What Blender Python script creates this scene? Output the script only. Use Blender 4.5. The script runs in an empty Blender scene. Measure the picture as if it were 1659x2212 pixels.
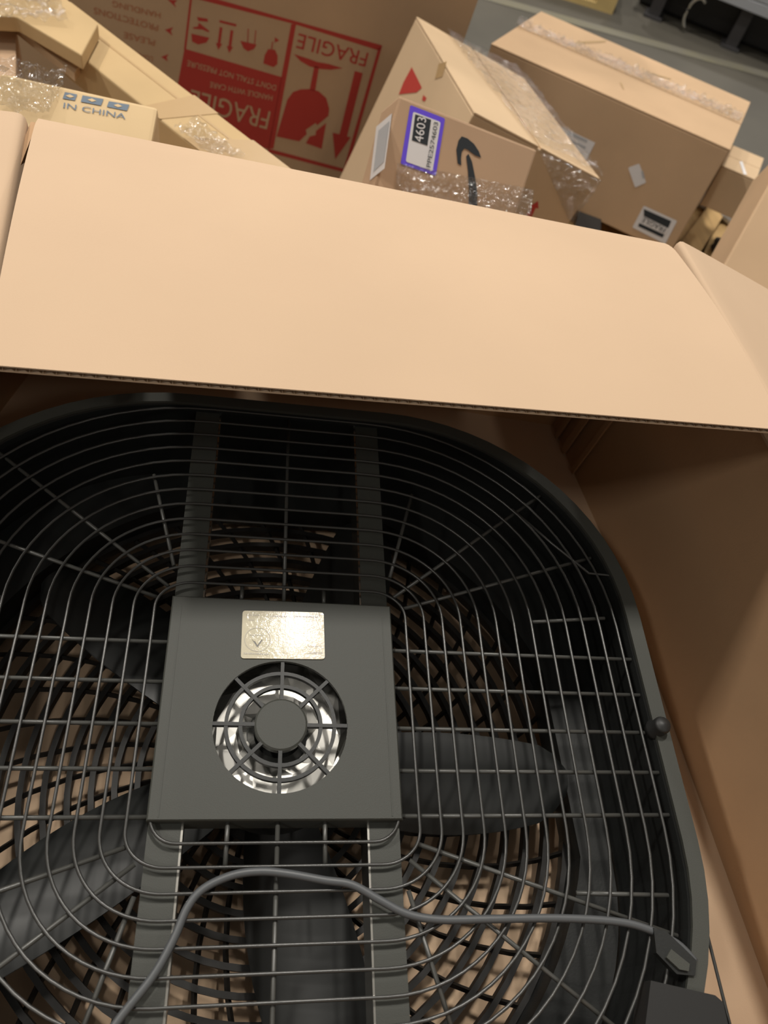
import bpy, bmesh, math, random
from math import sin, cos, pi, sqrt
from mathutils import Vector as V, Matrix, noise
random.seed(7)
S = bpy.context.scene
COL = S.collection

# ------------------------------------------------------------------ camera
# world: hub of the fan guard is the origin, z up, warehouse floor at z = FL
FL = -0.706
CAM = V((-0.04274, -0.18415, 0.54380))
RX = V((0.97929, -0.04834, 0.19663)); RY = V((0.07089, -0.82777, -0.55657)); RZ = V((0.18967, 0.55898, -0.80720))
FPX, CX, CY = 1661.0, 829.5, 1106.0
cd = bpy.data.cameras.new('camera'); cam = bpy.data.objects.new('camera', cd); COL.objects.link(cam)
M = Matrix(((RX.x, -RY.x, -RZ.x), (RX.y, -RY.y, -RZ.y), (RX.z, -RY.z, -RZ.z))).to_4x4()
M.translation = CAM
cam.matrix_world = M
cd.sensor_fit = 'VERTICAL'; cd.sensor_height = 36.0; cd.lens = FPX / 2212.0 * 36.0
cd.clip_start = 0.02; cd.clip_end = 60
cd.dof.use_dof = True; cd.dof.focus_distance = 0.60; cd.dof.aperture_fstop = 8.5
S.camera = cam

# ------------------------------------------------------------------ light
W = bpy.data.worlds.new('warehouse_air'); S.world = W; W.use_nodes = True
bg = W.node_tree.nodes['Background']; bg.inputs['Color'].default_value = (1.0, 0.95, 0.86, 1); bg.inputs['Strength'].default_value = 0.20
def lamp(name, loc, size, power, col=(1.0, 0.95, 0.87)):
    d = bpy.data.lights.new(name, 'AREA'); d.shape = 'RECTANGLE'; d.size = size[0]; d.size_y = size[1]; d.energy = power; d.color = col
    o = bpy.data.objects.new(name, d); o.location = loc; COL.objects.link(o); return o
for i, (x, y, p) in enumerate([(0.42, 2.12, 142), (-3.3, 2.0, 150), (4.0, 2.6, 35), (-2.6, -1.8, 42), (2.0, -3.0, 16),
                               (0.4, 6.5, 110), (-3.6, 6.5, 90), (4.4, 6.5, 90)]):
    lamp('high_bay_lamp', (x, y, 4.0), (0.20, 0.60), p)
S.view_settings.view_transform = 'Standard'; S.view_settings.look = 'None'
S.view_settings.exposure = 0.0; S.view_settings.gamma = 1.0; S.view_settings.use_curve_mapping = False

# ------------------------------------------------------------------ pixel helpers (photograph -> ray -> plane of a real face)
def ray(x, y):
    return RX * ((x - CX) / FPX) + RY * ((y - CY) / FPX) + RZ
def at(x, y, t): return CAM + ray(x, y) * t
def atz(x, y, z):
    r = ray(x, y); return CAM + r * ((z - CAM.z) / r.z)
def onplane(x, y, o, n):
    r = ray(x, y); return CAM + r * ((o - CAM).dot(n) / r.dot(n))

# ------------------------------------------------------------------ materials
def srgb(r, g, b):
    f = lambda c: (c / 255 / 12.92) if c / 255 <= 0.04045 else ((c / 255 + 0.055) / 1.055) ** 2.4
    return (f(r), f(g), f(b), 1)
def mat(name, col, rough=0.6, metal=0.0, bump=0.0, bscale=300, var=0.0, vscale=6, spec=0.5, stretch=None, col2=None):
    m = bpy.data.materials.new(name); m.use_nodes = True; nt = m.node_tree; N = nt.nodes; L = nt.links
    b = N['Principled BSDF']; b.inputs['Base Color'].default_value = col; b.inputs['Roughness'].default_value = rough
    b.inputs['Metallic'].default_value = metal; b.inputs['Specular IOR Level'].default_value = spec
    tc = N.new('ShaderNodeTexCoord'); src = tc.outputs['Object']
    if stretch:
        mp = N.new('ShaderNodeMapping'); mp.inputs['Scale'].default_value = stretch; L.new(src, mp.inputs['Vector']); src = mp.outputs['Vector']
    if var > 0:
        n = N.new('ShaderNodeTexNoise'); n.inputs['Scale'].default_value = vscale; n.inputs['Detail'].default_value = 6; L.new(src, n.inputs['Vector'])
        r = N.new('ShaderNodeValToRGB'); r.color_ramp.elements[0].position = .3; r.color_ramp.elements[1].position = .7
        c2 = col2 or tuple(min(1, c * (1 + var)) for c in col[:3]) + (1,)
        r.color_ramp.elements[0].color = tuple(c * (1 - var) for c in col[:3]) + (1,); r.color_ramp.elements[1].color = c2
        L.new(n.outputs['Fac'], r.inputs['Fac']); L.new(r.outputs['Color'], b.inputs['Base Color'])
    if bump > 0:
        n2 = N.new('ShaderNodeTexNoise'); n2.inputs['Scale'].default_value = bscale; n2.inputs['Detail'].default_value = 3; L.new(src, n2.inputs['Vector'])
        bp = N.new('ShaderNodeBump'); bp.inputs['Strength'].default_value = bump; bp.inputs['Distance'].default_value = 0.001
        L.new(n2.outputs['Fac'], bp.inputs['Height']); L.new(bp.outputs['Normal'], b.inputs['Normal'])
    return m
def film(name, fac, tint=(1, 1, 1, 1), rough=0.12, bscale=40, bump=0.8, dist=.018):
    m = bpy.data.materials.new(name); m.use_nodes = True; nt = m.node_tree; N = nt.nodes; L = nt.links
    N.remove(N['Principled BSDF']); out = N['Material Output']
    t = N.new('ShaderNodeBsdfTransparent'); t.inputs['Color'].default_value = tint
    tex = N.new('ShaderNodeTexVoronoi'); g = N.new('ShaderNodeBsdfGlossy'); g.inputs['Roughness'].default_value = rough
    mx = N.new('ShaderNodeMixShader'); mx.inputs['Fac'].default_value = fac
    tc = N.new('ShaderNodeTexCoord'); n = N.new('ShaderNodeTexNoise'); n.inputs['Scale'].default_value = bscale; n.inputs['Detail'].default_value = 1.5
    n.inputs['Distortion'].default_value = 1.2
    bp = N.new('ShaderNodeBump'); bp.inputs['Strength'].default_value = bump; bp.inputs['Distance'].default_value = dist
    L.new(tc.outputs['Object'], n.inputs['Vector']); tex.feature = 'SMOOTH_F1'; tex.inputs['Scale'].default_value = bscale * 1.3; tex.inputs['Smoothness'].default_value = .3
    mpv = N.new('ShaderNodeVectorMath'); mpv.operation = 'MULTIPLY_ADD'; mpv.inputs[1].default_value = (.03, .03, .03); L.new(n.outputs['Color'], mpv.inputs[0]); L.new(tc.outputs['Object'], mpv.inputs[2])
    L.new(mpv.outputs[0], tex.inputs['Vector'])
    ad = N.new('ShaderNodeMath'); ad.operation = 'ADD'; L.new(n.outputs['Fac'], ad.inputs[0]); L.new(tex.outputs['Distance'], ad.inputs[1])
    L.new(ad.outputs[0], bp.inputs['Height']); L.new(bp.outputs['Normal'], g.inputs['Normal'])
    L.new(t.outputs[0], mx.inputs[1]); L.new(g.outputs[0], mx.inputs[2]); L.new(mx.outputs[0], out.inputs['Surface'])
    return m
K = {}
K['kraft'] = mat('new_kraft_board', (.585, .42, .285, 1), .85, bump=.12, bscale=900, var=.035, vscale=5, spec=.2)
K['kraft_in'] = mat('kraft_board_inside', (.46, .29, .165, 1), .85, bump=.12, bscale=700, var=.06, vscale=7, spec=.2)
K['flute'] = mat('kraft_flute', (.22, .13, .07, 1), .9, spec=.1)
K['brown'] = mat('brown_carton_board', (.53, .36, .22, 1), .8, bump=.1, bscale=700, var=.06, vscale=5, spec=.25)
K['tan'] = mat('tan_carton_board', (.58, .42, .265, 1), .8, bump=.1, bscale=700, var=.05, vscale=5, spec=.25)
K['yellow'] = mat('yellowish_carton_board', (.60, .44, .25, 1), .75, bump=.1, bscale=700, var=.06, vscale=6, spec=.3)
K['pink'] = mat('pinkish_carton_board', (.50, .335, .215, 1), .8, bump=.1, bscale=700, var=.05, vscale=6, spec=.25)
K['longboard'] = mat('dull_yellow_carton_board', (.50, .35, .18, 1), .7, bump=.1, bscale=700, var=.07, vscale=7, spec=.3)
K['tape'] = mat('brown_packing_tape', (.45, .30, .15, 1), .4, spec=.4, bump=.3, bscale=60)
K['red'] = mat('red_print', (.46, .055, .042, 1), .75, spec=.2)
K['redfade'] = mat('faded_red_print', (.47, .18, .09, 1), .8, spec=.2)
K['cut'] = mat('unprinted_board', (.53, .36, .22, 1), .8, spec=.2)
K['ink'] = mat('black_print', (.035, .04, .045, 1), .7, spec=.2)
K['greyink'] = mat('blue_grey_print', (.16, .20, .25, 1), .7, spec=.2)
K['white'] = mat('white_paper', (.72, .70, .70, 1), .5, spec=.4)
K['greypaper'] = mat('grey_barcode_print', (.42, .43, .45, 1), .6)
K['purple'] = mat('purple_border', (.14, .075, .72, 1), .45, spec=.4)
K['plastic'] = mat('dark_grey_plastic', (.050, .052, .045, 1), .55, bump=.15, bscale=1500, spec=.4)
K['black'] = mat('black_moulded_plastic', (.009, .010, .0095, 1), .5, bump=.1, bscale=500, spec=.5)
K['bladem'] = mat('fan_blade_plastic', (.011, .012, .0115, 1), .42, spec=.5)
K['wire'] = mat('painted_guard_wire', (.038, .038, .036, 1), .30, spec=.6)
K['spokem'] = mat('painted_guard_spoke', (.06, .06, .055, 1), .34, spec=.6)
K['frontm'] = mat('front_guard_plastic', (.012, .011, .010, 1), .5, spec=.4)
K['cordm'] = mat('grey_cord_rubber', (.075, .08, .085, 1), .45, spec=.5)
K['chrome'] = mat('bright_motor_metal', (.95, .93, .87, 1), .44, metal=1.0)
K['steel'] = mat('zinc_steel', (.62, .60, .55, 1), .25, metal=1.0)
K['label'] = mat('glossy_rating_label', (.60, .55, .42, 1), .04, spec=.07, bump=.10, bscale=420)
K['labelink'] = mat('grey_label_print', (.33, .30, .25, 1), .4)
K['labelblack'] = mat('dark_label_print', (.06, .055, .05, 1), .4)
K['wood'] = mat('pallet_wood', (.47, .31, .14, 1), .8, var=.18, vscale=4, stretch=(14, 1.5, 14), bump=.2, bscale=60, spec=.2)
K['woody'] = mat('yellow_pallet_wood', (.50, .37, .16, 1), .8, var=.15, vscale=5, spec=.2)
K['concrete'] = mat('polished_concrete', (.085, .077, .062, 1), .55, var=.18, vscale=2.2, bump=.06, bscale=60, spec=.4)
K['line'] = mat('worn_yellow_paint', (.24, .22, .145, 1), .6, var=.3, vscale=9, col2=(.15, .14, .115, 1))
K['cartgrey'] = mat('grey_painted_steel', (.30, .31, .33, 1), .4, spec=.5)
K['dark'] = mat('black_rubber', (.015, .015, .015, 1), .5)
K['shelfdark'] = mat('dark_cart_frame', (.045, .043, .045, 1), .5)
K['bag'] = mat('white_plastic_bag', (.50, .51, .53, 1), .35, spec=.6)
K['film'] = film('stretch_film', .26, (.985, .975, .955, 1), .17, 85, 1.0)
K['filmlight'] = film('clear_tape_film', .22, (.995, .99, .98, 1), .17, 60, 1.0, .012)

# ------------------------------------------------------------------ mesh helpers
ROOT = {}
class MB:
    def __init__(s): s.v = []; s.f = []
    def add(s, vs, fs):
        n = len(s.v); s.v += [V(p) for p in vs]; s.f += [tuple(i + n for i in f) for f in fs]; return s
    def quad(s, *p): return s.add(p, [tuple(range(len(p)))])
    def box(s, lo, hi, T=None, bev=0.0):
        x0, y0, z0 = lo; x1, y1, z1 = hi
        if bev > 0:
            bm = bmesh.new(); bmesh.ops.create_cube(bm, size=1)
            for q in bm.verts: q.co = V(((x0 + x1) / 2 + q.co.x * (x1 - x0), (y0 + y1) / 2 + q.co.y * (y1 - y0), (z0 + z1) / 2 + q.co.z * (z1 - z0)))
            bmesh.ops.bevel(bm, geom=bm.edges[:], offset=bev, segments=2, profile=.6, affect='EDGES')
            bm.verts.index_update()
            vs = [q.co.copy() for q in bm.verts]; fs = [[q.index for q in f.verts] for f in bm.faces]; bm.free()
        else:
            vs = [V(p) for p in ((x0, y0, z0), (x1, y0, z0), (x1, y1, z0), (x0, y1, z0), (x0, y0, z1), (x1, y0, z1), (x1, y1, z1), (x0, y1, z1))]
            fs = [(0, 3, 2, 1), (4, 5, 6, 7), (0, 1, 5, 4), (1, 2, 6, 5), (2, 3, 7, 6), (3, 0, 4, 7)]
        if T: vs = [T(p) for p in vs]
        return s.add(vs, fs)
    def prism(s, poly, d):
        d = V(d); n = len(poly); p = [V(q) for q in poly]
        fs = [tuple(range(n)), tuple(range(2 * n - 1, n - 1, -1))] + [(i, i + n, (i + 1) % n + n, (i + 1) % n) for i in range(n)]
        return s.add(p + [q + d for q in p], fs)
    def tube(s, pts, r, n=8, closed=False, up=V((0, 0, 1)), ry=None):
        pts = [V(p) for p in pts]; m = len(pts); vs = []; ry = ry or r
        for i, p in enumerate(pts):
            a = pts[(i - 1) % m] if (closed or i > 0) else p; b = pts[(i + 1) % m] if (closed or i < m - 1) else p
            t = (b - a).normalized(); x = t.cross(up)
            if x.length < 1e-4: x = t.cross(V((0, 1, 0)))
            x.normalize(); y = x.cross(t)
            for k in range(n): an = 2 * pi * k / n; vs.append(p + x * (r * cos(an)) + y * (ry * sin(an)))
        fs = []
        for i in range(m if closed else m - 1):
            j = (i + 1) % m
            for k in range(n): fs.append((i * n + k, i * n + (k + 1) % n, j * n + (k + 1) % n, j * n + k))
        if not closed: fs += [tuple(range(n - 1, -1, -1)), tuple(range((m - 1) * n, m * n))]
        return s.add(vs, fs)
    def lathe(s, prof, n=48, c=(0, 0, 0), closed=False, r0=0.0):
        c = V(c); m = len(prof); vs = []
        for i in range(n):
            a = 2 * pi * i / n + r0
            for r, z in prof: vs.append(c + V((r * cos(a), r * sin(a), z)))
        fs = []
        for i in range(n):
            j = (i + 1) % n
            for k in range(m if closed else m - 1):
                l = (k + 1) % m; fs.append((i * m + k, j * m + k, j * m + l, i * m + l))
        return s.add(vs, fs)
    def grid(s, fn, nu, nv):
        vs = [fn(i / nu, j / nv) for i in range(nu + 1) for j in range(nv + 1)]
        return s.add(vs, [(i * (nv + 1) + j, (i + 1) * (nv + 1) + j, (i + 1) * (nv + 1) + j + 1, i * (nv + 1) + j + 1) for i in range(nu) for j in range(nv)])
    def build(s, name, m, parent=None, smooth=False, **tags):
        me = bpy.data.meshes.new(name); o = bpy.data.objects.new(name, me); COL.objects.link(o)
        off = V((0, 0, 0))
        if parent is not None:
            o.parent = parent; off = ROOT[parent.name]
        else:
            lo = V((min(p.x for p in s.v), min(p.y for p in s.v), min(p.z for p in s.v))); hi = V((max(p.x for p in s.v), max(p.y for p in s.v), max(p.z for p in s.v)))
            off = V(((lo.x + hi.x) / 2, (lo.y + hi.y) / 2, lo.z)); o.location = off
        ROOT[o.name] = off
        me.from_pydata([tuple(p - off) for p in s.v], [], s.f)
        bm = bmesh.new(); bm.from_mesh(me); bmesh.ops.recalc_face_normals(bm, faces=bm.faces[:]); bm.to_mesh(me); bm.free()
        me.materials.append(m if not isinstance(m, str) else K[m])
        if smooth:
            for p in me.polygons: p.use_smooth = True
        for k, v in tags.items(): o[k] = v
        return o
def thing(name, label, cat, loc, group=None):
    o = bpy.data.objects.new(name, None); COL.objects.link(o); o.location = loc; o.empty_display_size = .05
    ROOT[o.name] = V(loc); o['label'] = label; o['category'] = cat
    if group: o['group'] = group
    return o
def tag(o, label, cat, group=None):
    o['label'] = label; o['category'] = cat
    if group: o['group'] = group
    return o
def text_geo(s):
    c = bpy.data.curves.new('t', 'FONT'); c.body = s; c.align_x = 'LEFT'; c.resolution_u = 3
    o = bpy.data.objects.new('t', c); COL.objects.link(o)
    bpy.context.view_layer.update()
    me = o.evaluated_get(bpy.context.evaluated_depsgraph_get()).to_mesh()
    vs = [v.co.copy() for v in me.vertices]; fs = [tuple(p.vertices) for p in me.polygons]
    bpy.data.objects.remove(o); bpy.data.curves.remove(c)
    x0 = min(v.x for v in vs); x1 = max(v.x for v in vs); y0 = min(v.y for v in vs); y1 = max(v.y for v in vs)
    return [((v.x - x0) / (x1 - x0), (v.y - y0) / (y1 - y0)) for v in vs], fs

class Face:
    """a flat face of a real object; pixels of the photograph are cast on it"""
    def __init__(s, o, u, up):
        s.o = V(o); s.u = V(u).normalized(); s.n = s.u.cross(V(up)).normalized()   # outward normal
        if s.n.dot(CAM - s.o) < 0: s.n = -s.n
    def p(s, px, e=0.0007): return onplane(px[0], px[1], s.o, s.n) + s.n * e
    def poly(s, mb, pts, e=0.0007, z=None):
        if z: pts = [(z[0] + a / z[2], z[1] + b / z[2]) for a, b in pts]
        mb.quad(*[s.p(q, e) for q in pts])
    def text(s, mb, st, a, b, h, e=0.0012):
        """baseline runs from pixel a to pixel b; h is the letter height in pixels at a"""
        A, B = s.p(a, e), s.p(b, e); d = B - A; w = s.n.cross(d).normalized()
        hp = (s.p((a[0] + 1, a[1]), e) - A).length * .5 + (s.p((a[0], a[1] + 1), e) - A).length * .5
        g, f = text_geo(st); mb.add([A + d * x + w * (y * h * hp) for x, y in g], f)

# ------------------------------------------------------------------ setting
fl = MB(); fl.quad((-5, -3, FL), (7, -3, FL), (7, 9, FL), (-5, 9, FL)); floor = fl.build('floor', 'concrete', kind='structure')
a, b = atz(1180, 30, FL), atz(1540, 130, FL); d = (b - a).normalized(); n_ = V((-d.y, d.x, 0))
ln = MB(); ln.quad(*[q + V((0, 0, .0015)) for q in (a - d * 2.5 - n_ * .03, b + d * 3 - n_ * .03, b + d * 3 + n_ * .03, a - d * 2.5 + n_ * .03)])
ln.build('painted_line', 'line', floor)

# ------------------------------------------------------------------ open carton round the fan
RIM = 0.13; BOT = -0.155; TH = 0.005
rimp = [V((-.2369, .4896, RIM)), V((.3571, .4445, RIM)), V((.3965, .2444, RIM)), V((.455, -.30, RIM)), V((-.40, -.33, RIM)), V((-.345, .12, RIM)), V((-.238, .30, RIM))]
botp = [V((-.27, .50, BOT)), V((.352, .455, BOT)), V((.392, .245, BOT)), V((.45, -.30, BOT)), V((-.40, -.33, BOT)), V((-.36, .12, BOT)), V((-.33, .30, BOT))]
ocar = thing('open_carton', 'large open kraft carton holding the black fan, its top flaps folded open', 'box', (0, .1, BOT - TH))
def wall(name, ii, bulge=0.0):
    mb = MB()
    for a, b in zip(ii[:-1], ii[1:]):
        A, B, C, D = rimp[a], rimp[b], botp[b], botp[a]
        t = (B - A); out = V((t.y, -t.x, 0)).normalized()
        if out.dot(A - V((0, .1, 0))) < 0: out = -out
        def fn(k):
            def g(u, v):
                p = (A.lerp(B, u)).lerp(D.lerp(C, u), v)
                return p + out * (bulge * sin(pi * v) * sin(pi * u) + k)
            return g
        mb.grid(fn(0), 16, 8); mb.grid(fn(TH), 16, 8)
        mb.quad(A, B, B + out * TH, A + out * TH)
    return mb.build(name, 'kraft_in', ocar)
wall('far_wall', [0, 1], .008); wall('right_wall', [1, 2, 3], .004); wall('near_wall', [3, 4]); wall('left_wall', [4, 5, 6, 0])
mb = MB(); mb.prism(botp, (0, 0, -TH)); mb.build('bottom_panel', 'kraft', ocar)
# vertical score folds beside the far right corner
sc = MB()
for px in ((1240, 930, 1180, 1040), (1290, 930, 1236, 1060), (1370, 955, 1318, 1085)):
    pass
cr = MB()
A, B = rimp[1], botp[1]; dirr = (rimp[2] - rimp[1]).normalized()
for k, (off, w_) in enumerate(((.018, .006), (.040, .009), (.074, .006))):
    p0 = A + dirr * off + V((-.004, -.001, -.03)); p1 = B + dirr * off + V((-.003, -.001, .004))
    cr.prism([p0, p0 + dirr * w_, p1 + dirr * w_, p1], (-.003, -.001, 0))
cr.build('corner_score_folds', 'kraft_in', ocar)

def flap(name, A, B, C, D, label=None, drop=0.0, flute_edge=True, arch=0.0, side_flute=False, roll=0.0):
    """A-B hinge, D-C free edge (A->D and B->C along the sides); double wall board with open flutes"""
    T = .0048
    def surf(u, v):
        p = A.lerp(B, u).lerp(D.lerp(C, u), v)
        z = arch * sin(pi * min(1, v)) + drop * v * v
        if v < .09: z -= roll * (1 - v / .09) ** 2
        return p + V((0, 0, z))
    nrm = (B - A).cross(D - A).normalized()
    if nrm.z < 0: nrm = -nrm
    NU, NV = 48, 40
    root = ocar
    mb = MB()
    for k0, k1 in ((0, .0010), (T - .0010, T)):
        mb.grid(lambda u, v: surf(u, v) - nrm * k0, NU, NV); mb.grid(lambda u, v: surf(u, v) - nrm * k1, NU, NV)
        for v in (0, 1):
            mb.add([surf(i / NU, v) - nrm * k for i in range(NU + 1) for k in (k0, k1)], [(2 * i, 2 * i + 1, 2 * i + 3, 2 * i + 2) for i in range(NU)])
    for u in (0, 1):
        mb.add([surf(u, j / NV) - nrm * k for j in range(NV + 1) for k in (0, T)], [(2 * j, 2 * j + 1, 2 * j + 3, 2 * j + 2) for j in range(NV)])
    o = mb.build(name, 'kraft', root, smooth=False)
    if label: o['label'] = label
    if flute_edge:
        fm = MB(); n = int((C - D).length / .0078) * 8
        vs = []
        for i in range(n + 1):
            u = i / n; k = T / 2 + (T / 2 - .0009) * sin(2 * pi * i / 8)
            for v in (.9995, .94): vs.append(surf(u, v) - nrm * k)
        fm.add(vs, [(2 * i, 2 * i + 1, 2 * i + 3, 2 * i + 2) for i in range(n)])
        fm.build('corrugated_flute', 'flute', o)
    return o
HL, HR = rimp[0] + V((0, .006, .0045)), rimp[1] + V((0, .006, .0045))
flap('far_flap', HL, HR, atz(1700, 929, .166), atz(-35, 787, .166), label='wide kraft flap folded over the fan, bare corrugated edge toward the viewer', arch=.006, roll=.004)
r0, r1 = rimp[1] + V((.006, .0, .0)), V((.43, -.10, RIM))
outv = V((.19, .0565, -.08)) * 1.45
# side flaps: rise at the crease, bend over and droop outwards
def bent_flap(name, A, B, out, label, rise=.011):
    L_ = out.length; o_ = out.normalized(); T = .0048
    prof = [(0.0, -.012), (.001, .0), (.002, rise * .55), (.005, rise * .9), (.010, rise)]
    for k in range(1, 14): prof.append((.010 + (L_ - .01) * k / 13, rise * (1 - .9 * (k / 13) ** 1.2)))
    def surf(u, j): r, z = prof[j]; return A.lerp(B, u) + o_ * r + V((0, 0, z))
    mb = MB(); NU = 24; m = len(prof)
    for s_ in (0, T):
        mb.add([surf(i / NU, j) + V((0, 0, -s_)) + (o_ * s_ if j < 4 else V((0, 0, 0))) for i in range(NU + 1) for j in range(m)],
               [(i * m + j, (i + 1) * m + j, (i + 1) * m + j + 1, i * m + j + 1) for i in range(NU) for j in range(m - 1)])
    for u in (0, 1):
        mb.add([surf(u, j) + V((0, 0, -s_)) + (o_ * s_ if j < 4 else V((0, 0, 0))) for j in range(m) for s_ in (0, T)], [(2 * j, 2 * j + 1, 2 * j + 3, 2 * j + 2) for j in range(m - 1)])
    mb.add([surf(i / NU, m - 1) + V((0, 0, -s_)) for i in range(NU + 1) for s_ in (0, T)], [(2 * i, 2 * i + 1, 2 * i + 3, 2 * i + 2) for i in range(NU)])
    return mb.build(name, 'kraft', ocar, smooth=True, label=label)
bent_flap('right_flap', r0, r1, outv, 'kraft flap bent outward over the right rim')
bent_flap('left_flap', V((-.243, .486, RIM)), V((-.214, .22, RIM)), V((-.26, .02, -.02)), 'kraft flap bent outward over the left rim', rise=.009)

# ------------------------------------------------------------------ fan
fan = thing('floor_fan', 'black square floor fan lying face down in the open carton, wire guard up', 'fan', (0, .01, BOT + .002))
YC = .0098
def rrect(a, bx, cx_=.07, cy_=.08, z=0.0, n=14, yc=YC):
    """rounded rectangle of half extents a, bx with elliptic corners centred on (+-cx_, +-cy_)"""
    pts = []
    for q, (sx, sy) in enumerate(((1, 1), (-1, 1), (-1, -1), (1, -1))):
        for k in range(n + 1):
            t = pi / 2 * (q + k / n)
            pts.append(V((sx * cx_ + (a - cx_) * cos(t), yc + sy * cy_ + (bx - cy_) * sin(t), z)))
    return pts
# housing: lip, outer skirt, inner wall
def shell(name, loops, m, parent=fan, close=False, smooth=True):
    mb = MB(); n = len(loops[0]); vs = [p for l in loops for p in l]; k = len(loops)
    fs = []
    for i in range(k if close else k - 1):
        j = (i + 1) % k
        for q in range(n): fs.append((i * n + q, i * n + (q + 1) % n, j * n + (q + 1) % n, j * n + q))
    mb.add(vs, fs); return mb.build(name, m, parent, smooth=smooth)
A_, B_ = .3015, .2915
L = lambda da, db, z: rrect(A_ + da, B_ + db, .09, .09, z, 16)
shell('housing', [L(0, 0, .004), L(0, 0, -.14), L(-.004, -.004, -.14), L(-.016, -.012, -.135), L(-.0125, -.010, -.004), L(-.0115, -.009, .001), L(-.010, -.008, .004)], 'black', close=True, smooth=False)
shell('housing_lip', [L(.0012, .0012, .0035), L(.0012, .0012, .0062), L(-.011, -.009, .0062), L(-.011, -.009, .0035)], 'plastic', close=True, smooth=False)
# shroud plate with the round blade opening
RO = .268; sh = MB(); NS = 68
outl = L(-.016, -.012, -.098); n = len(outl)
inn = []
for p in outl:
    a = math.atan2(p.y, p.x); inn.append(V((RO * cos(a), RO * sin(a), -.098)))
sh.add(outl + inn + [q + V((0, 0, -.035)) for q in inn], [(i, (i + 1) % n, n + (i + 1) % n, n + i) for i in range(n)] + [(n + i, n + (i + 1) % n, 2 * n + (i + 1) % n, 2 * n + i) for i in range(n)])
sh.build('blade_shroud', 'black', fan, smooth=False)
# front guard underneath: rings and swirled spokes of black plastic
for k in range(13):
    r = .052 + k * .0178
    MB().lathe([(r - .0023, -.136), (r + .0023, -.136), (r + .0023, -.126), (r - .0023, -.126)], 64, closed=True).build('front_guard_ring', 'frontm', fan)
NF = 40
for k in range(NF):
    a0 = 2 * pi * k / NF; pts = []
    for j in range(9):
        r = .05 + (RO - .05) * j / 8; a = a0 + .55 * (r / RO) ** 1.0
        pts.append(V((r * cos(a), r * sin(a), -.131)))
    MB().tube(pts, .0022, 4, ry=.004).build('front_guard_spoke', 'frontm', fan)
MB().lathe([(0, -.122), (.05, -.122), (.055, -.128), (.055, -.138), (0, -.138)], 40).build('front_guard_badge', 'frontm', fan)
# blades
hub = MB().lathe([(0, -.062), (.046, -.062), (.05, -.068), (.05, -.112), (.044, -.118), (0, -.118)], 40)
hub.build('blade_hub', 'bladem', fan, smooth=False)
for k in range(5):
    ang = math.radians(-9 + 72 * k)
    def bl(th):
        def g(u, v):
            r = .046 + (.252 - .046) * u
            w = .018 + .024 * sin(pi * min(1, .15 + .75 * u)) ** .9
            if u > .88: w *= 1 - .55 * ((u - .88) / .12) ** 2
            s_ = (v - .5) * 2 * w
            pit = .62 - .34 * u
            a = ang + .10 * u
            x = V((cos(a), sin(a), 0)); y = V((-sin(a), cos(a), 0))
            return x * sqrt(max(r * r - s_ * s_ * .35, .0004)) + y * (s_ * cos(pit)) + V((0, 0, -.088 + s_ * sin(pit) * .75 + .006 * (1 - (2 * v - 1) ** 2) + th))
        return g
    m_ = MB(); m_.grid(bl(0), 18, 12); m_.grid(bl(-.0025), 18, 12)
    m_.build('fan_blade', 'bladem', fan, smooth=True)
# rear wire guard
for k in range(14):
    if k == 0: pts = rrect(.083, .088, .065, .070, .0, 8)
    else: pts = rrect(.0971 + .01535 * (k - 1), .1023 + .0149 * (k - 1), .07, .08, .0, 16)
    bow = lambda p: V((p.x, p.y, .0012))
    # long side runs get extra points so that the slight bow of the wire shows
    MB().tube([bow(p) for p in pts], .00115, 8, closed=True).build('guard_ring', 'wire', fan, smooth=True)
c1 = atz(1271, 1240, 0); c2 = atz(1190, 1175, 0)
oute = [V((.2945, -.20 + .02 * i, .0012)) for i in range(17)] + [V((.2935, .128, .0012)), V((.288, .141, .0012)), V((c1.x, c1.y, .0012)), V((c2.x, c2.y, .0012)), V((.205, .205, .0012))]
MB().tube(oute, .00115, 8).build('guard_ring', 'wire', fan, smooth=True, label='short outer guard wire bent off at the corner')
s_ = .0309
def spoke(a, b, r=.0016): MB().tube([V((a[0], a[1], -.0016)), V((b[0], b[1], -.0016))], r, 8).build('guard_spoke', 'spokem', fan, smooth=True)
for sx in (1, -1):
    for i in range(-2, 3): spoke((sx * .080, i * s_ + .0005), (sx * (.289 if abs(i) < 2 else .289), i * s_ + .0005))
    for sy in (1, -1):
        Y = lambda y: YC - .0098 + (y if sy < 0 else -y + .0)    # lower rows as measured, upper rows mirrored
        my = lambda y: y if sy < 0 else (2 * YC - y - .0)
        spoke((sx * .0958, my(-.0795)), (sx * .2735, my(-.140)))
        spoke((sx * .089, my(-.0895)), (sx * .236, my(-.205)))
        spoke((sx * .0870, my(-.1080)), (sx * .112, my(-.195)))
        spoke((sx * .205, .0928 if sy > 0 else -.112), (sx * .2735, .0995 if sy > 0 else -.115))
for x, y0, y1 in ((0, -.055, -.279), (-.0329, -.055, -.0935), (.0318, -.055, -.0935), (0, .10, .289), (-.0329, .10, .113), (.0318, .10, .113)): spoke((x, y0), (x, y1))
# support straps with folded bright edges
for sx in (-1, 1):
    for y0, y1 in ((-.060, -.285), (.095, .292)):
        x0, x1 = sorted((sx * .0628, sx * .0838))
        st = MB().box((x0, min(y0, y1), -.0062), (x1, max(y0, y1), -.0042)).build('support_strap', 'plastic', fan)
        xi = sx * .0620
        MB().box((xi - .0007, min(y0, y1), -.030), (xi + .0007, max(y0, y1), -.0045)).build('strap_flange', 'steel', st, label='bright bare metal strap flange')
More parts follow.
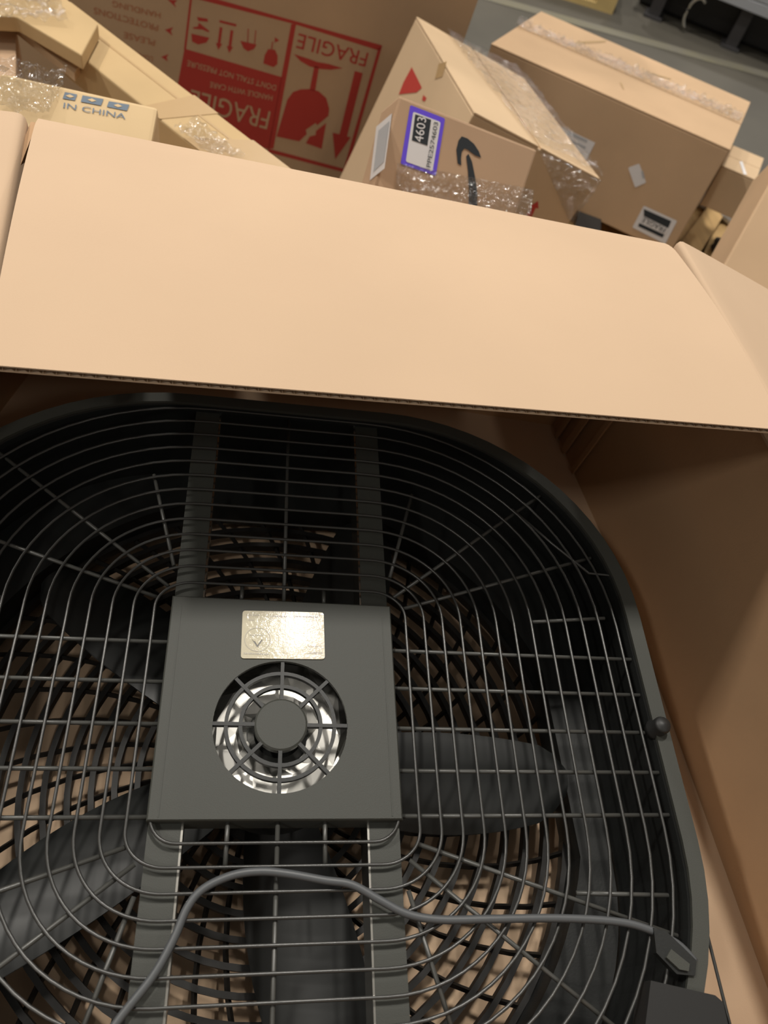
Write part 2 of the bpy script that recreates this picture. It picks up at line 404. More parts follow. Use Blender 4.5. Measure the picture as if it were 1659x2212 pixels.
# motor and its cover plate
MB().lathe([(0, -.020), (.018, -.016), (.022, -.022), (.034, -.030), (.060, -.036), (.062, -.055), (.060, -.063), (0, -.063)], 48).build('motor', 'black', fan, smooth=False)
fac = MB(); nf = 13; rng = random.Random(3)
rows = [(.019, -.024), (.031, -.018), (.046, -.020), (.060, -.025)]
grid_ = [[V((r * cos(2 * pi * (i + .5 * (j % 2)) / nf), r * sin(2 * pi * (i + .5 * (j % 2)) / nf), z + rng.uniform(-.0026, .0026))) for i in range(nf)] for j, (r, z) in enumerate(rows)]
for j in range(3):
    for i in range(nf):
        a, b, c, d = grid_[j][i], grid_[j][(i + 1) % nf], grid_[j + 1][(i + 1) % nf], grid_[j + 1][i]
        fac.quad(a, b, c); fac.quad(a, c, d)
fac.build('motor_end_bell', 'chrome', fan, label='shiny faceted silver motor end behind the round vent')
pl = MB(); RV = .0478; NP = 64; hx0, hx1, hy0, hy1 = -.0848, .0848, -.0648, .0985
def edgept(a):
    dx, dy = cos(a), sin(a); t = min([(hx1 / dx) if dx > 1e-9 else (hx0 / dx) if dx < -1e-9 else 9, (hy1 / dy) if dy > 1e-9 else (hy0 / dy) if dy < -1e-9 else 9]); return (dx * t, dy * t)
angs = sorted([2 * pi * i / NP for i in range(NP)] + [math.atan2(y, x) % (2 * pi) for x in (hx0, hx1) for y in (hy0, hy1)]); n = len(angs)
ZP = .0045
ci = [V((RV * cos(a), RV * sin(a), ZP)) for a in angs]; ce = [V((*edgept(a), ZP)) for a in angs]
low = lambda l, d: [V((p.x, p.y, p.z - d)) for p in l]
lp = [low(ce, .024), low([p * 1.0 for p in ce], .0012), [V((p.x * .988, p.y * .988, ZP)) for p in ce], ci, low(ci, .003)]
pl.add([p for l in lp for p in l], [(k * n + i, k * n + (i + 1) % n, (k + 1) * n + (i + 1) % n, (k + 1) * n + i) for k in range(4) for i in range(n)])
plate = pl.build('motor_cover', 'plastic', fan)
ZV = ZP - .001
for r in (.0285, .0385):
    MB().lathe([(r - .0013, ZV - .004), (r + .0013, ZV - .004), (r + .0013, ZV), (r - .0013, ZV)], 64, closed=True).build('vent_ring', 'black', plate)
for k in range(8):
    a = pi / 4 * k; x = V((cos(a), sin(a), 0)); y = V((-sin(a), cos(a), 0))
    MB().box((.018, -.0013, -.004), (.0484, .0013, .0003), T=lambda p: x * p.x + y * p.y + V((0, 0, ZV + p.z))).build('vent_bar', 'black', plate)
MB().lathe([(0, ZP + .0002), (.0175, ZP + .0002), (.0188, ZP - .0008), (.0188, ZP - .006), (0, ZP - .006)], 48).build('vent_cap', 'plastic', plate)
# side bend lines on the cover
for x in (-.0775, .0775): MB().box((x - .0004, hy0 + .002, ZP), (x + .0004, hy1 - .01, ZP + .0003)).build('cover_bead', 'plastic', plate)
# rating label
FP = Face((0, 0, ZP), (1, 0, 0), (0, 1, 0))
def rounded_px(c, r, n=5):
    out = []; m = len(c)
    for i in range(m):
        p, a, b = V((*c[i], 0)), V((*c[i - 1], 0)), V((*c[(i + 1) % m], 0)); pa = p + (a - p).normalized() * r; pb = p + (b - p).normalized() * r
        for k in range(n + 1):
            t = k / n; q = pa * (1 - t) ** 2 + p * 2 * t * (1 - t) + pb * t * t; out.append((q.x, q.y))
    return out
lb = MB(); lb.prism([FP.p(q, .0009) for q in rounded_px([(524, 1320), (699, 1324), (701.5, 1425), (520, 1423)], 7)], (0, 0, -.0007))
label = lb.build('rating_label', 'label', plate, label='glossy cream rating label above the round vent')
Z7 = (500, 1300, 7.213)
pr = MB()
cen = FP.p((500 + 405 / 7.213, 1300 + 595 / 7.213), .0012)
pr.lathe([(.0094, 0), (.0098, 0)], 40, c=cen)
pr.build('label_circle', 'labelink', label)
tr = MB(); FP.poly(tr, [(318, 598), (485, 600), (403, 720)], .0012, Z7); tr.build('label_triangle', 'labelblack', label)
tr = MB(); FP.poly(tr, [(362, 625), (445, 626), (403, 692)], .0015, Z7); FP.poly(tr, [(318, 590), (470, 590), (450, 626), (345, 626)], .0014, Z7); tr.build('label_triangle_inset', 'label', label)
tr = MB(); rng = random.Random(5)
def dashes(x0, x1, y0, y1, dy, h, w=(8, 22)):
    x = x0
    while x < x1:
        ww = rng.uniform(*w); yy = y0 + (y1 - y0) * (x - x0) / (x1 - x0)
        FP.poly(tr, [(x, yy), (min(x + ww, x1), yy), (min(x + ww, x1), yy + h * rng.uniform(.55, 1)), (x, yy + h)], .0012, Z7); x += ww + rng.uniform(6, 14)
dashes(190, 590, 800, 815, 0, 26); dashes(1210, 1410, 790, 795, 0, 30); dashes(235, 435, 205, 210, 0, 22); dashes(600, 870, 225, 232, 0, 20); dashes(990, 1360, 230, 238, 0, 20)
dashes(280, 500, 520, 525, 0, 18); dashes(270, 350, 285, 290, 0, 20); dashes(1200, 1410, 690, 700, 0, 16)
tr.build('label_print', 'labelink', label)
# rubber plug, latch foot and corner bracket on the right side
kb = MB().lathe([(0, .016), (.0055, .0155), (.0068, .013), (.0068, .006), (.0085, .004), (.0085, .0), (0, .0)], 24, c=(.2935, .002, 0)); kb.build('rubber_plug', 'dark', fan, smooth=True)
ft = MB(); ft.prism([atz(x, y, .010) for x, y in ((1406, 2118), (1545, 2150), (1562, 2165), (1600, 2330), (1380, 2330))], (0, 0, -.018)); ft.build('stand_foot', 'dark', fan)
br = MB(); br.prism([atz(x, y, .0085) for x, y in ((1412, 2004), (1440, 2012), (1505, 2075), (1502, 2108), (1462, 2104), (1418, 2058))], (0, 0, -.005)); bk = br.build('cord_clamp', 'black', fan)
cl = MB(); cl.prism([atz(x, y, .0105) for x, y in ((1450, 2050), (1490, 2082), (1488, 2098), (1468, 2094), (1440, 2068))], (0, 0, -.003)); cl.build('clamp_cap', 'plastic', bk)
co = MB(); co.box((.215, -.285, -.014), (.286, -.212, -.006), bev=.004); co.build('corner_gusset', 'black', fan)
# inner brace panels at the lower right corner
# power cord lying over the guard
cp = [(-.125, -.232), (-.108, -.205), (-.0881, -.1735), (-.0706, -.1513), (-.0607, -.1326), (-.0541, -.1154), (-.0452, -.1052), (-.0287, -.0981), (-.0113, -.096), (.0064, -.0976), (.0303, -.1019), (.0483, -.1049), (.0662, -.1142), (.084, -.1227), (.1052, -.1264), (.1396, -.127), (.1847, -.1277), (.224, -.1304), (.2466, -.1351), (.2678, -.1448), (.278, -.156)]
def catmull(p, n=6):
    out = []
    for i in range(len(p) - 1):
        a, b, c, d = p[max(i - 1, 0)], p[i], p[i + 1], p[min(i + 2, len(p) - 1)]
        for k in range(n):
            t = k / n; out.append(.5 * ((2 * b) + (c - a) * t + (2 * a - 5 * b + 4 * c - d) * t * t + (3 * b - a - 3 * c + d) * t ** 3))
    return out + [p[-1]]
MB().tube(catmull([V((x, y, .0052)) for x, y in cp]), .0026, 10, ry=.0024).build('power_cord', 'cordm', fan, smooth=True, label='thin grey power cord looped over the guard')

# ------------------------------------------------------------------ cartons
def obox(u, v, w, o):
    return lambda p: o + u * p.x + v * p.y + w * p.z
def ortho(u, v):
    u = V(u).normalized(); v = V(v); v = (v - u * v.dot(u)).normalized(); return u, v, u.cross(v)
class Carton:
    """o = top front left corner; u right, v back, w up"""
    def __init__(s, label, o, u, v, dims, m='brown', seam=None, bev=.003, name='carton', cat='box', group=None, gap=.004, lift=0.0):
        s.u, s.v, s.w = ortho(u, v); s.o = V(o); s.d = dims; a, b, h = dims
        s.T = obox(s.u, s.v, s.w, s.o)
        base = s.T(V((a / 2, b / 2, -h)))
        s.root = thing(name, label, cat, base, group)
        MB().box((0, 0, -h), (a, b, -.004 if seam else 0), s.T, bev).build('body', m, s.root)
        if seam == 'u':     # seam runs along u
            for y0, y1 in ((0, b / 2 - gap / 2), (b / 2 + gap / 2, b)):
                q = MB().box((0, y0, -.004), (a, y1, .0), s.T, .0012); q.build('top_flap', m, s.root)
        if seam == 'v':
            for x0, x1 in ((0, a / 2 - gap / 2), (a / 2 + gap / 2, a)):
                MB().box((x0, 0, -.004), (x1, b, .0), s.T, .0012).build('top_flap', m, s.root)
    def zmin(s):
        a, b, h = s.d; return min(s.T(V((i * a, j * b, -k * h))).z for i in (0, 1) for j in (0, 1) for k in (0, 1))
    def front(s): return Face(s.T(V((0, 0, 0))), s.u, s.w)
    def left(s): return Face(s.T(V((0, 0, 0))), s.v, s.w)
    def top(s): return Face(s.T(V((0, 0, 0))), s.u, s.v)
    def patch(s, face, pts, name, m, e=.0007, label=None, z=None, parent=None):
        mb = MB(); face.poly(mb, pts, e, z); o = mb.build(name, m, parent or s.root)
        if label: o['label'] = label
        return o
def scale_from_cam(o, k): return CAM + (V(o) - CAM) * k

# tall box with the red handling print (upside down), far left
B0 = Carton('tall brown carton at the back with a big upside down red FRAGILE print', (0, 0, 0), (1, 0, 0), (0, 1, 0), (.1, .1, .1)) if False else None
o0 = scale_from_cam((-.1961, 1.4577, -.1516), 1.138); u0, v0, w0 = ortho((.98965, .07433, -.12278), (-.08662, .99141, -.09798))
fr = Face(o0, u0, w0)
pr_ = onplane(1012, 62, o0, fr.n); wR = (pr_ - o0).dot(u0)
tl = o0 - u0 * .55 + w0 * .55
B0 = Carton('tall brown carton at the back with an upside down red FRAGILE print', tl, u0, v0, (wR + .55, .42, .55 + .37), 'brown', bev=.004)
fr = Face(tl, u0, w0)
Z1 = (340, 0, 3.0722)
def rp(pts, name, m='red', e=.0007): B0.patch(fr, pts, name, m, e, z=Z1)
rp([(60, -100), (1490, 300), (1472, 335), (912, 160), (60, -60)], 'print_border')
rp([(1492, 300), (1236, 1210), (1212, 1204), (1464, 325)], 'print_border')
rp([(888, 158), (920, 160), (770, 985), (735, 985)], 'print_border')
rp([(222, -60), (236, -60), (190, 330), (176, 330)], 'print_border')
rp([(735, 985), (1240, 1120), (1235, 1142), (735, 1010)], 'print_border')
rp([(180, 322), (828, 512), (740, 990), (90, 800)], 'print_block')
rp([(905, 358), (990, 385), (1060, 410), (1140, 425), (1230, 452), (1150, 462), (1080, 457), (1010, 440), (950, 405)], 'print_glass_foot')
rp([(1042, 435), (1072, 445), (1047, 604), (1010, 595)], 'print_glass_stem')
rp([(1015, 590), (1070, 605), (1120, 650), (1140, 720), (1135, 768), (1060, 830), (1050, 815), (985, 860), (990, 890), (940, 937), (790, 905), (830, 770), (862, 660), (900, 610), (950, 592)], 'print_glass_bowl')
rp([(1120, 815), (1090, 987), (985, 950), (1010, 905), (1050, 895), (1052, 868)], 'print_glass_shard')
rp([(1310, 470), (1362, 485), (1258, 905), (1283, 910), (1180, 1055), (1163, 880), (1208, 890)], 'print_arrow')
rp([(225, 222), (345, 250), (325, 282), (270, 294), (230, 275)], 'print_symbol'); rp([(262, 112), (332, 124), (336, 144), (272, 138)], 'print_symbol')
rp([(275, 150), (345, 205), (340, 214), (300, 196), (238, 190), (236, 180), (268, 176)], 'print_symbol')
rp([(412, 132), (525, 160), (522, 176), (412, 148)], 'print_symbol')
for dx, dy in ((0, 0), (72, 20)):
    rp([(414 + dx, 178 + dy), (432 + dx, 183 + dy), (418 + dx, 288 + dy), (430 + dx, 292 + dy), (404 + dx, 330 + dy), (388 + dx, 284 + dy), (400 + dx, 286 + dy)], 'print_symbol')
rp([(550, 270), (658, 295), (640, 325), (600, 340), (572, 320)], 'print_symbol'); rp([(600, 190), (606, 190), (602, 280), (596, 280)], 'print_symbol'); rp([(650, 200), (656, 202), (648, 290), (642, 290)], 'print_symbol')
rp([(735, 325), (780, 330), (798, 370), (796, 425), (770, 445), (703, 420), (712, 365)], 'print_symbol'); rp([(780, 245), (808, 268), (778, 282)], 'print_symbol'); rp([(762, 275), (768, 276), (762, 326), (754, 326)], 'print_symbol')
for q in ([(105, 180), (50, 197), (100, 235), (88, 205)], [(75, 358), (25, 377), (70, 407), (60, 380)], [(132, 2), (65, -6), (125, 50), (112, 20)]): rp(q, 'print_pointer')
def tx(st, a, b, h, m, name, e=.0013, face=fr, parent=None, z=Z1):
    mb = MB(); f = lambda p: (z[0] + p[0] / z[2], z[1] + p[1] / z[2])
    face.text(mb, st, f(a), f(b), h / z[2], e); return mb.build(name, m, parent or B0.root)
tx('FRAGILE', (1402, 350), (938, 218), 92, 'red', 'print_lettering')
tx('FRAGILE', (752, 738), (225, 590), 125, 'cut', 'print_lettering')
tx("DON'T STALL NOT PRESSURE", (790, 565), (200, 397), 38, 'cut', 'print_lettering')
tx('HANDLE WITH CARE', (765, 632), (350, 540), 36, 'cut', 'print_lettering')
P1 = (0, 0, 1)
tx('PLEASE', (335, 86), (268, 68), 13, 'redfade', 'print_lettering', z=P1)
tx('PROTECTIONS', (342, 54), (203, 15), 13, 'redfade', 'print_lettering', z=P1)
tx('HANDLING', (347, 27), (243, 1), 12, 'redfade', 'print_lettering', z=P1)
tx('LOADING', (330, 122), (268, 106), 11, 'redfade', 'print_lettering', z=P1)

# leaning carton with film over its top, behind the small parcel
k2 = 1.04
o2 = scale_from_cam((.2926, 1.0455, -.0744), k2)
B2 = Carton('tan carton leaning to the right behind the small parcel, clear film over its top', o2, (.94981, .05558, -.30786), (-.10206, .9853, -.137), (.2765 * k2, .4678 * k2, .44), 'tan', 'v', gap=.006)
f2, l2, t2 = B2.front(), B2.left(), B2.top()
B2.patch(l2, [(890, 145), (912, 190), (900, 200), (862, 204), (872, 178)], 'red_diamond_print', 'red')
B2.patch(l2, [(915, 205), (922, 212), (918, 220), (912, 216)], 'red_mark_print', 'red')
B2.patch(l2, [(948, 138), (966, 133), (956, 166), (940, 171)], 'tape_end', 'tape')
B2.patch(f2, [(1137, 462), (1150, 448), (1145, 445), (1162, 434), (1163, 450), (1157, 449), (1147, 470)], 'red_arrow_print', 'red')

# small parcel leaning toward the viewer with the swoosh print
def vec_at(px, d, n):
    """direction at pixel px whose image points along d and which is square to n"""
    r = ray(*px); a = RX * (d[0] / FPX) + RY * (d[1] / FPX); return (a - r * (a.dot(n) / r.dot(n))).normalized()
vB = ray(505, 512).normalized()
uB = vec_at((863, 207), (295, 116), vB)
B1 = Carton('small brown parcel with purple bordered label and dark curved arrow print', at(863, 207, 1.0), uB, vB, ((at(1158, 323, 1.0) - at(863, 207, 1.0)).length * 1.06, .13, .24), 'pink', bev=.003)
#print('B1', uB, vB, [round(c, 3) for p in ((0, 0, 0), (1, 1, 1)) for c in B1.T(V((p[0] * .2, p[1] * .13, -p[2] * .24)))])
f1, l1 = B1.front(), B1.left()
ZS = (780, 180, 3.0722)
pb = B1.patch(f1, rounded_px([(886, 227), (961, 256), (941, 380), (865, 354)], 4), 'shipping_sticker', 'purple', .0008, 'white sticker with a broad purple border')
def sp(pts, name, m, e): return B1.patch(f1, pts, name, m, e, z=ZS, parent=pb)
sp(rounded_px([(345, 188), (527, 258), (473, 583), (295, 520)], 14), 'sticker_field', 'white', .0012)
sp([(358, 206), (463, 243), (438, 414), (335, 378)], 'sticker_dark_block', 'ink', .0016)
tx('4603', (408, 395), (432, 232), 62, 'white', 'sticker_number', .0020, f1, pb, ZS)
tx('PPE2574603', (458, 560), (510, 262), 30, 'ink', 'sticker_code', .0020, f1, pb, ZS)
B1.patch(f1, [(640, 532), (631, 440), (645, 380), (667, 352), (705, 366), (748, 402), (780, 450), (796, 494), (755, 478), (705, 440), (684, 432), (668, 452), (662, 500), (664, 545)], 'curved_arrow_print', 'ink', .0008, z=ZS)
B1.patch(f1, [(696, 485), (712, 468), (735, 520), (755, 620), (770, 720), (770, 900), (712, 900), (714, 700), (708, 580)], 'curved_arrow_tail', 'ink', .0008, z=ZS)
pl_ = B1.patch(l1, [(848, 245), (814, 274), (800, 390), (832, 364)], 'address_label', 'white', .0008, 'white address label on the left face')
B1.patch(l1, [(843, 262), (819, 283), (808, 372), (831, 350)], 'label_print', 'greypaper', .0012, parent=pl_)

# big carton with taped top, right
B3 = Carton('big brown carton at right with clear tape along its top seam', (.4893, 1.8024, -.2846), (.86462, -.50233, .01021), (.50056, .85947, -.1037), (.6292, .4167, .2791), 'brown', 'u', gap=.004)
f3, t3 = B3.front(), B3.top()
s1 = B3.patch(f3, rounded_px([(1357, 362), (1381, 353), (1396, 394), (1372, 405)], 3), 'small_sticker', 'white', .0008)
B3.patch(f3, [(1385, 370), (1389, 368), (1393, 384), (1389, 386)], 'sticker_print', 'greypaper', .0012, parent=s1)
ZT = (1200, 260, 3.6144)
s2 = B3.patch(f3, rounded_px([(1391, 444), (1463, 477), (1437, 527), (1366, 491)], 3), 'handling_sticker', 'white', .0008)
def hp(pts, m, e=.0012): B3.patch(f3, pts, 'sticker_print', m, e, z=ZT, parent=s2)
hp([(690, 690), (905, 785), (880, 840), (690, 745)], 'ink'); hp([(655, 800), (850, 890), (835, 915), (645, 825)], 'ink'); hp([(692, 760), (884, 850), (858, 890), (668, 805)], 'white', .0016)
tx('FRAGILE', (868, 838), (690, 752), 42, 'ink', 'sticker_lettering', .0020, f3, s2, ZT)
s3 = B3.patch(f3, [(1205, 270), (1286, 308), (1267, 346), (1186, 306)], 'address_label', 'white', .0008)
for q in ([(1228, 283), (1270, 303), (1267, 308), (1225, 288)], [(1222, 296), (1266, 317), (1264, 322), (1220, 301)], [(1215, 310), (1258, 331), (1257, 334), (1213, 313)]): B3.patch(f3, q, 'label_print', 'greypaper', .0012, parent=s3)
# rows of soiled marks on the top
for q in ([(1240, 96), (1246, 90), (1310, 88), (1306, 92)], [(1342, 178), (1348, 192), (1346, 194), (1339, 180)], [(1404, 157), (1450, 170), (1449, 172), (1404, 160)]): B3.patch(t3, q, 'scuff_mark', 'tape', .0008)

# small carton beyond the big one
B4 = Carton('little tan carton on the pallet to the right of the big taped carton', (1.0747, 1.5466, -.3489), (.86317, -.50415, .02779), (.50446, .85874, -.08985), (.0903, .1635, .105), 'tan', 'u', bev=.002, gap=.002)
ts = MB(); B4.top().poly(ts, [(1597, 350), (1603, 349), (1613, 378), (1606, 377)], .001); ts.build('tape_curl', 'white', B4.root)
# leaning carton at the right edge
e5 = V((.415, .70, .58)); u5 = V((.85, -.45, -.06))
w5 = e5.normalized(); u5 = (u5 - w5 * u5.dot(w5)).normalized(); v5 = w5.cross(u5)
B5 = Carton('tan carton leaning back at the right edge of the view, beside the pallet', at(1680, 362, 1.3) + w5 * .06, u5, v5, (.34, .16, .42), 'brown', bev=.004)

# lower left: long carton, its neighbour, box with blue grey symbols
zl = -.10
A1, A2 = atz(125, 82, zl), atz(470, 357, zl); B1_, B2_ = atz(150, 0, zl), atz(660, 390, zl)
lc = thing('long_carton', 'long narrow tan carton lying slantwise, wrapped in brown tape', 'box', ((A1 + B2_) / 2) + V((0, 0, -.06)))
m_ = MB(); m_.prism([A1, A2, B2_, B1_], (0, 0, -.055)); bm_o = m_.build('body', 'longboard', lc)
bv = bm_o.modifiers.new('edge', 'BEVEL'); bv.width = .003; bv.segments = 2
for t0, t1 in ((.56, .66), (.80, .99)):
    q = MB(); q.prism([A1.lerp(A2, t0) + V((0, 0, .0008)), A1.lerp(A2, t1) + V((0, 0, .0008)), B1_.lerp(B2_, t1) + V((0, 0, .0008)), B1_.lerp(B2_, t0) + V((0, 0, .0008))], (0, 0, -.0006)); q.build('tape_band', 'tape', lc)
seam = MB(); seam.prism([B1_.lerp(A1, .35).lerp(B2_.lerp(A2, .35), t) + V((0, 0, .0006)) for t in (.02, .98)] + [B1_.lerp(A1, .30).lerp(B2_.lerp(A2, .30), t) + V((0, 0, .0006)) for t in (.98, .02)], (0, 0, -.0005)); seam.build('tape_seam', 'tape', lc)
# thicker flat carton on top of its upper end
zc = -.075
C = [atz(x, y, zc) for x, y in ((-70, 30), (35, 36), (176, 119), (212, 52), (110, -30), (-60, -60))]
fc = thing('flat_carton', 'flat tan carton end overlapping the long carton, half under clear film', 'box', (C[1] + C[3]) / 2 + V((0, 0, -.03)))
m_ = MB(); m_.prism(C, (0, 0, -.022)); bo = m_.build('body', 'longboard', fc); bv = bo.modifiers.new('edge', 'BEVEL'); bv.width = .002; bv.segments = 2
# loose board sheet and brown carton seen in the gap below it
zg = -.14
G = [atz(x, y, zg) for x, y in ((28, 60), (40, 58), (170, 150), (160, 165))]
sb = MB(); sb.prism([atz(28, 52, -.115), atz(42, 50, -.115), atz(172, 142, -.115), atz(160, 158, -.115)], (0, 0, -.012)); tag(sb.build('cardboard_strip', 'tan'), 'narrow strip of board under the flat carton end at upper left', 'cardboard')
Gp = [atz(x, y, -.12) for x, y in ((-90, 52), (34, 52), (34, 190), (-90, 190))]
gb = MB(); gb.prism(Gp, (0, 0, -.05)); tag(gb.build('carton', 'pink'), 'dull brown carton wedged at the left edge below the flat carton end', 'box')
# box with three blue grey symbols
oC = scale_from_cam((-.3655, .8194, -.0140), .87)
BC = Carton('yellowish carton with IN CHINA print and blue grey symbols, tilted back', oC, (.9985, -.036, -.040), (.03, .30, -.95), (.1895 * .87, .07, .14), 'yellow', bev=.004)
fC = BC.front(); ZC = (0, 0, 3.95)
for i, q in enumerate(([(555, 790), (660, 810), (640, 862), (535, 845)], [(705, 818), (885, 850), (862, 905), (690, 872)], [(930, 868), (1105, 898), (1083, 950), (912, 915)])):
    sy = BC.patch(fC, q, 'symbol_block', 'greyink', .0008, z=ZC)
    c = (sum(p[0] for p in q) / 4, sum(p[1] for p in q) / 4)
    BC.patch(fC, [(c[0] - 38, c[1] - 4), (c[0], c[1] - 14), (c[0] + 38, c[1] + 6), (c[0], c[1] + 14)], 'symbol_mark', 'yellow', .0012, z=ZC, parent=sy)
tx('IN CHINA', (540, 925), (1070, 1022), 52, 'greyink', 'print_lettering', .0010, fC, BC.root, ZC)

# ------------------------------------------------------------------ hidden load that carries the cartons
def plain(label, lo, hi, m='brown', rot=0.0):
    c = V(((lo[0] + hi[0]) / 2, (lo[1] + hi[1]) / 2, lo[2])); R = Matrix.Rotation(rot, 3, 'Z')
    u = R @ V((1, 0, 0)); v = R @ V((0, 1, 0)); a, b, h = hi[0] - lo[0], hi[1] - lo[1], hi[2] - lo[2]
    o = c - u * a / 2 - v * b / 2 + V((0, 0, h)); return Carton(label, o, u, v, (a, b, h), m, 'u')
PT = -.566
plain('wide brown carton that the open fan carton stands on', (-.36, -.32, PT), (.38, .47, BOT - TH - .001))
plain('brown carton under the small parcel and the symbol box', (-.56, .56, PT), (.16, .92, min(B1.zmin(), BC.zmin()) - .002))
plain('brown carton under the leaning carton at the right edge', (.56, .62, FL + .001), (1.02, .98, B5.zmin() - .002))
def pallet(label, c, rot, wx, wy, m='wood', nb=7, top=PT):
    R = Matrix.Rotation(rot, 3, 'Z'); root = thing('pallet', label, 'pallet', (c[0], c[1], FL))
    T = lambda p: R @ V((p.x, p.y, 0)) + V((c[0], c[1], top + p.z))
    g = wx / nb
    for i in range(nb): MB().box((-wx / 2 + g * i + g * .06, -wy / 2, -.020), (-wx / 2 + g * (i + 1) - g * .12, wy / 2, 0), T, .002).build('deck_board', m, root)
    for j in (-1, 0, 1): MB().box((-wx / 2, j * (wy / 2 - .05) - .04, FL - top + .018), (wx / 2, j * (wy / 2 - .05) + .04, -.020), T).build('stringer', m, root)
    for i in (0, nb // 2, nb - 1): MB().box((-wx / 2 + g * i + g * .06, -wy / 2, FL - top), (-wx / 2 + g * (i + 1) - g * .12, wy / 2, FL - top + .018), T).build('bottom_board', m, root)
    return root
pallet('wooden pallet carrying the open fan carton and the parcels behind it', (-.06, .30), 0, .98, 1.30)
pallet('wooden pallet under the big taped carton, deck board showing at its right', (1.067, 1.81), -.5236, 1.0, .80, nb=7, top=B3.zmin() - .001)

ZQ = B3.zmin()
wb = MB(); wb.prism([atz(x, y, ZQ + .022) for x, y in ((1536, 437), (1572, 451), (1492, 578), (1448, 556))], (0, 0, -.02)); tag(wb.build('wooden_batten', 'wood'), 'bare wooden batten lying on the pallet right of the big taped carton', 'plank')
# bits on the pallet between the cartons
def lump(c, r, seed, m, name, label, cat, sq=(1, 1, .7)):
    bm = bmesh.new(); bmesh.ops.create_icosphere(bm, subdivisions=3, radius=1)
    vs = []
    for q in bm.verts:
        k = 1 + .38 * noise.noise(q.co * 1.7 + V((seed, 0, 0))) + .12 * noise.noise(q.co * 5 + V((0, seed, 0)))
        vs.append(V((q.co.x * sq[0] * k * r, q.co.y * sq[1] * k * r, max(q.co.z * k, -.75) * sq[2] * r)))
    lo = min(p.z for p in vs); fs = [[q.index for q in f.verts] for f in bm.faces]; bm.free()
    return tag(MB().add([p + V((c[0], c[1], c[2] - lo)) for p in vs], fs).build(name, m, smooth=True), label, cat)
c = atz(1520, 443, ZQ + .001); lump(c, .035, 1, 'bag', 'plastic_bag', 'crumpled white plastic on the pallet left of the bare deck board', 'plastic')
c = atz(1572, 473, ZQ + .001); lump(c, .040, 4, 'bag', 'plastic_bag', 'crumpled white plastic on the pallet right of the bare deck board', 'plastic')
c = atz(1562, 548, ZQ + .001); lump(c, .040, 9, 'dark', 'plastic_bag', 'black plastic bundle on the pallet under the right edge carton', 'plastic', (1, 1, .5))
p0 = [atz(x, y, PT + .01) for x, y in ((1244, 470), (1292, 488), (1290, 520), (1236, 505))]
tag(MB().prism([p + V((0, 0, .02)) for p in p0], (0, 0, -.03)).build('black_case', 'dark'), 'flat black case lying below the leaning carton and the big carton', 'case')

# ------------------------------------------------------------------ stretch film
def sheet(name, label, fn, nu, nv, m='film', amp=.004, sc=30, seed=0, nrm=V((0, 0, 1)), cat='plastic film'):
    def g(u, v):
        p = fn(u, v); q = p * sc + V((seed, seed * 2, 0))
        k = abs(noise.noise(q)) * 1.3 + .5 * abs(noise.noise(q * 2.3))
        return p + nrm * (amp * k + .0015)
    return tag(MB().grid(g, nu, nv).build(name, m), label, cat)
def quadfn(face, pts, e=.001):
    q = [face.p(p, e) for p in pts]; return lambda u, v: q[0].lerp(q[1], u).lerp(q[3].lerp(q[2], u), v)
sheet('stretch_film', 'clear film band round the lower part of the small parcel', quadfn(f1, [(857, 352), (1152, 410), (1135, 520), (845, 480)]), 70, 34, amp=.005, sc=45, nrm=f1.n)
sheet('stretch_film', 'clear film stretched over the right half of the leaning carton top', quadfn(t2, [(960, 70), (1131, 160), (1300, 384), (1150, 305)]), 90, 80, amp=.0085, sc=34, seed=3, nrm=t2.n, m='filmlight')
sheet('stretch_film', 'clear film hanging over the front corner of the leaning carton', quadfn(f2, [(1160, 318), (1298, 388), (1235, 480), (1225, 470)]), 40, 34, amp=.004, sc=40, seed=5, nrm=f2.n)
sheet('clear_tape', 'strip of shiny clear tape along the top seam of the big carton', quadfn(t3, [(1120, 46), (1604, 250), (1594, 268), (1112, 60)]), 200, 14, 'filmlight', amp=.014, sc=75, seed=8, nrm=t3.n, cat='tape')
fcF = Face(C[0], (1, 0, 0), (0, 1, 0))
sheet('stretch_film', 'crumpled clear film over the flat carton end at upper left', quadfn(fcF, [(-40, -40), (110, -30), (150, 60), (-40, 40)]), 60, 44, amp=.018, sc=50, seed=11, m='filmlight')
sheet('stretch_film', 'crumpled clear film bunched over the symbol box corner', quadfn(fC, [(-30, 140), (150, 165), (110, 260), (0, 250)]), 60, 44, amp=.020, sc=42, seed=14, nrm=fC.n)
sheet('stretch_film', 'shiny clear film over the lower end of the long carton', lambda u, v: (A1.lerp(A2, .74 + .22 * u)).lerp(B1_.lerp(B2_, .68 + .22 * u), v * .5) + V((0, 0, .001)), 70, 56, amp=.012, sc=55, seed=17, m='filmlight')

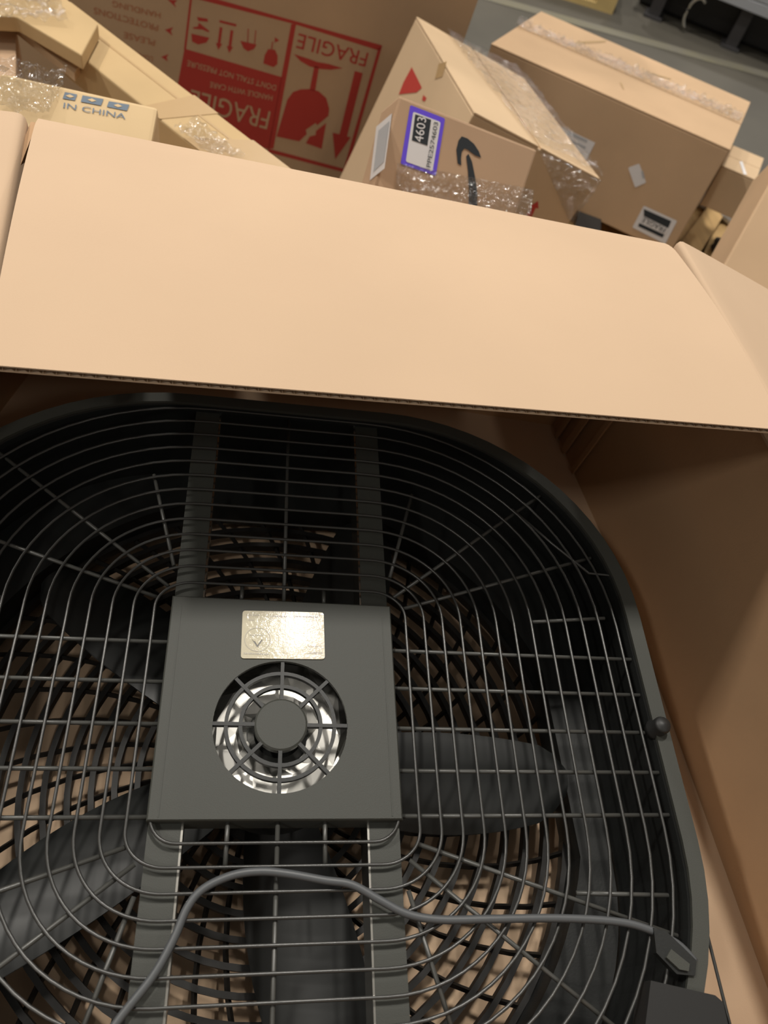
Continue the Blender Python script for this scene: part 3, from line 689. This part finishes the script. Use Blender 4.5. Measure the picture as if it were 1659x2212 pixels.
# ------------------------------------------------------------------ far background
# yellow pallet corner on the floor
q = atz(1322, 32, FL); dx = (atz(1220, 0, FL) - q).normalized(); dy = V((-dx.y, dx.x, 0)); dy = -dy if dy.y < 0 else dy
yp = thing('pallet', 'yellow wooden pallet corner on the floor at the top edge', 'pallet', (q.x, q.y, FL))
TT = lambda p: q + dx * p.x + dy * p.y + V((0, 0, p.z))
for j in range(6): MB().box((0, j * .17, .10), (1.0, j * .17 + .10, .122), TT, .002).build('deck_board', 'woody', yp)
for x in (0, .46, .92): MB().box((x, 0, .022), (x + .08, .95, .10), TT).build('stringer', 'woody', yp)
for j in (0, 5): MB().box((0, j * .17, 0), (1.0, j * .17 + .10, .022), TT).build('bottom_board', 'woody', yp)
# grey steel cart with dark legs and wheels
g0 = atz(1410, 30, FL); g1 = atz(1530, 78, FL); du = (g1 - g0).normalized(); dv = V((-du.y, du.x, 0)); dv = -dv if dv.y < 0 else dv
g0 = g0 + du * .12 + dv * .05; ct = thing('steel_cart', 'grey steel platform cart on dark legs at the upper right', 'cart', (g0.x, g0.y, FL))
TC = lambda p: g0 + du * (p.x - .12) + dv * (p.y - .05) + V((0, 0, p.z))
MB().box((-.10, -.10, .20), (.62, .9, .25), TC, .006).build('platform', 'cartgrey', ct)
MB().box((-.10, -.10, .16), (.62, -.06, .20), TC, .004).build('platform_rail', 'cartgrey', ct)
for x in (-.02, .33):
    lg = MB().box((x, -.05, .0), (x + .05, .0, .17), TC).build('leg', 'shelfdark', ct)
    MB().box((x - .015, -.065, .0), (x + .065, .015, .012), TC).build('foot_plate', 'shelfdark', lg)
for x in (-.02, .33): MB().box((x, .75, .0), (x + .05, .80, .17), TC).build('leg', 'shelfdark', ct)
MB().box((-.08, .05, .005), (.60, .85, .13), TC, .01).build('under_shade_block', 'dark', ct)  # black block standing in for the shade under the platform
hk = MB().tube([TC(V((.16 + .035 * cos(t), -.07, .075 + .06 * sin(t)))) for t in [pi * .3 + k * pi * 1.1 / 14 for k in range(15)]], .007, 8); hk.build('cart_hook', 'steel', ct, smooth=True)
gq = [atz(x, y, FL) for x, y in ((1600, 55), (1640, 72))]
MB().box((.70, .10, .10), (1.35, .75, .38), TC, .01)
bx2 = MB().box((.74, .02, .0), (1.5, .7, .26), TC, .012); tag(bx2.build('dark_bin', 'shelfdark'), 'dark bin on the floor at the far right behind the cartons', 'bin')
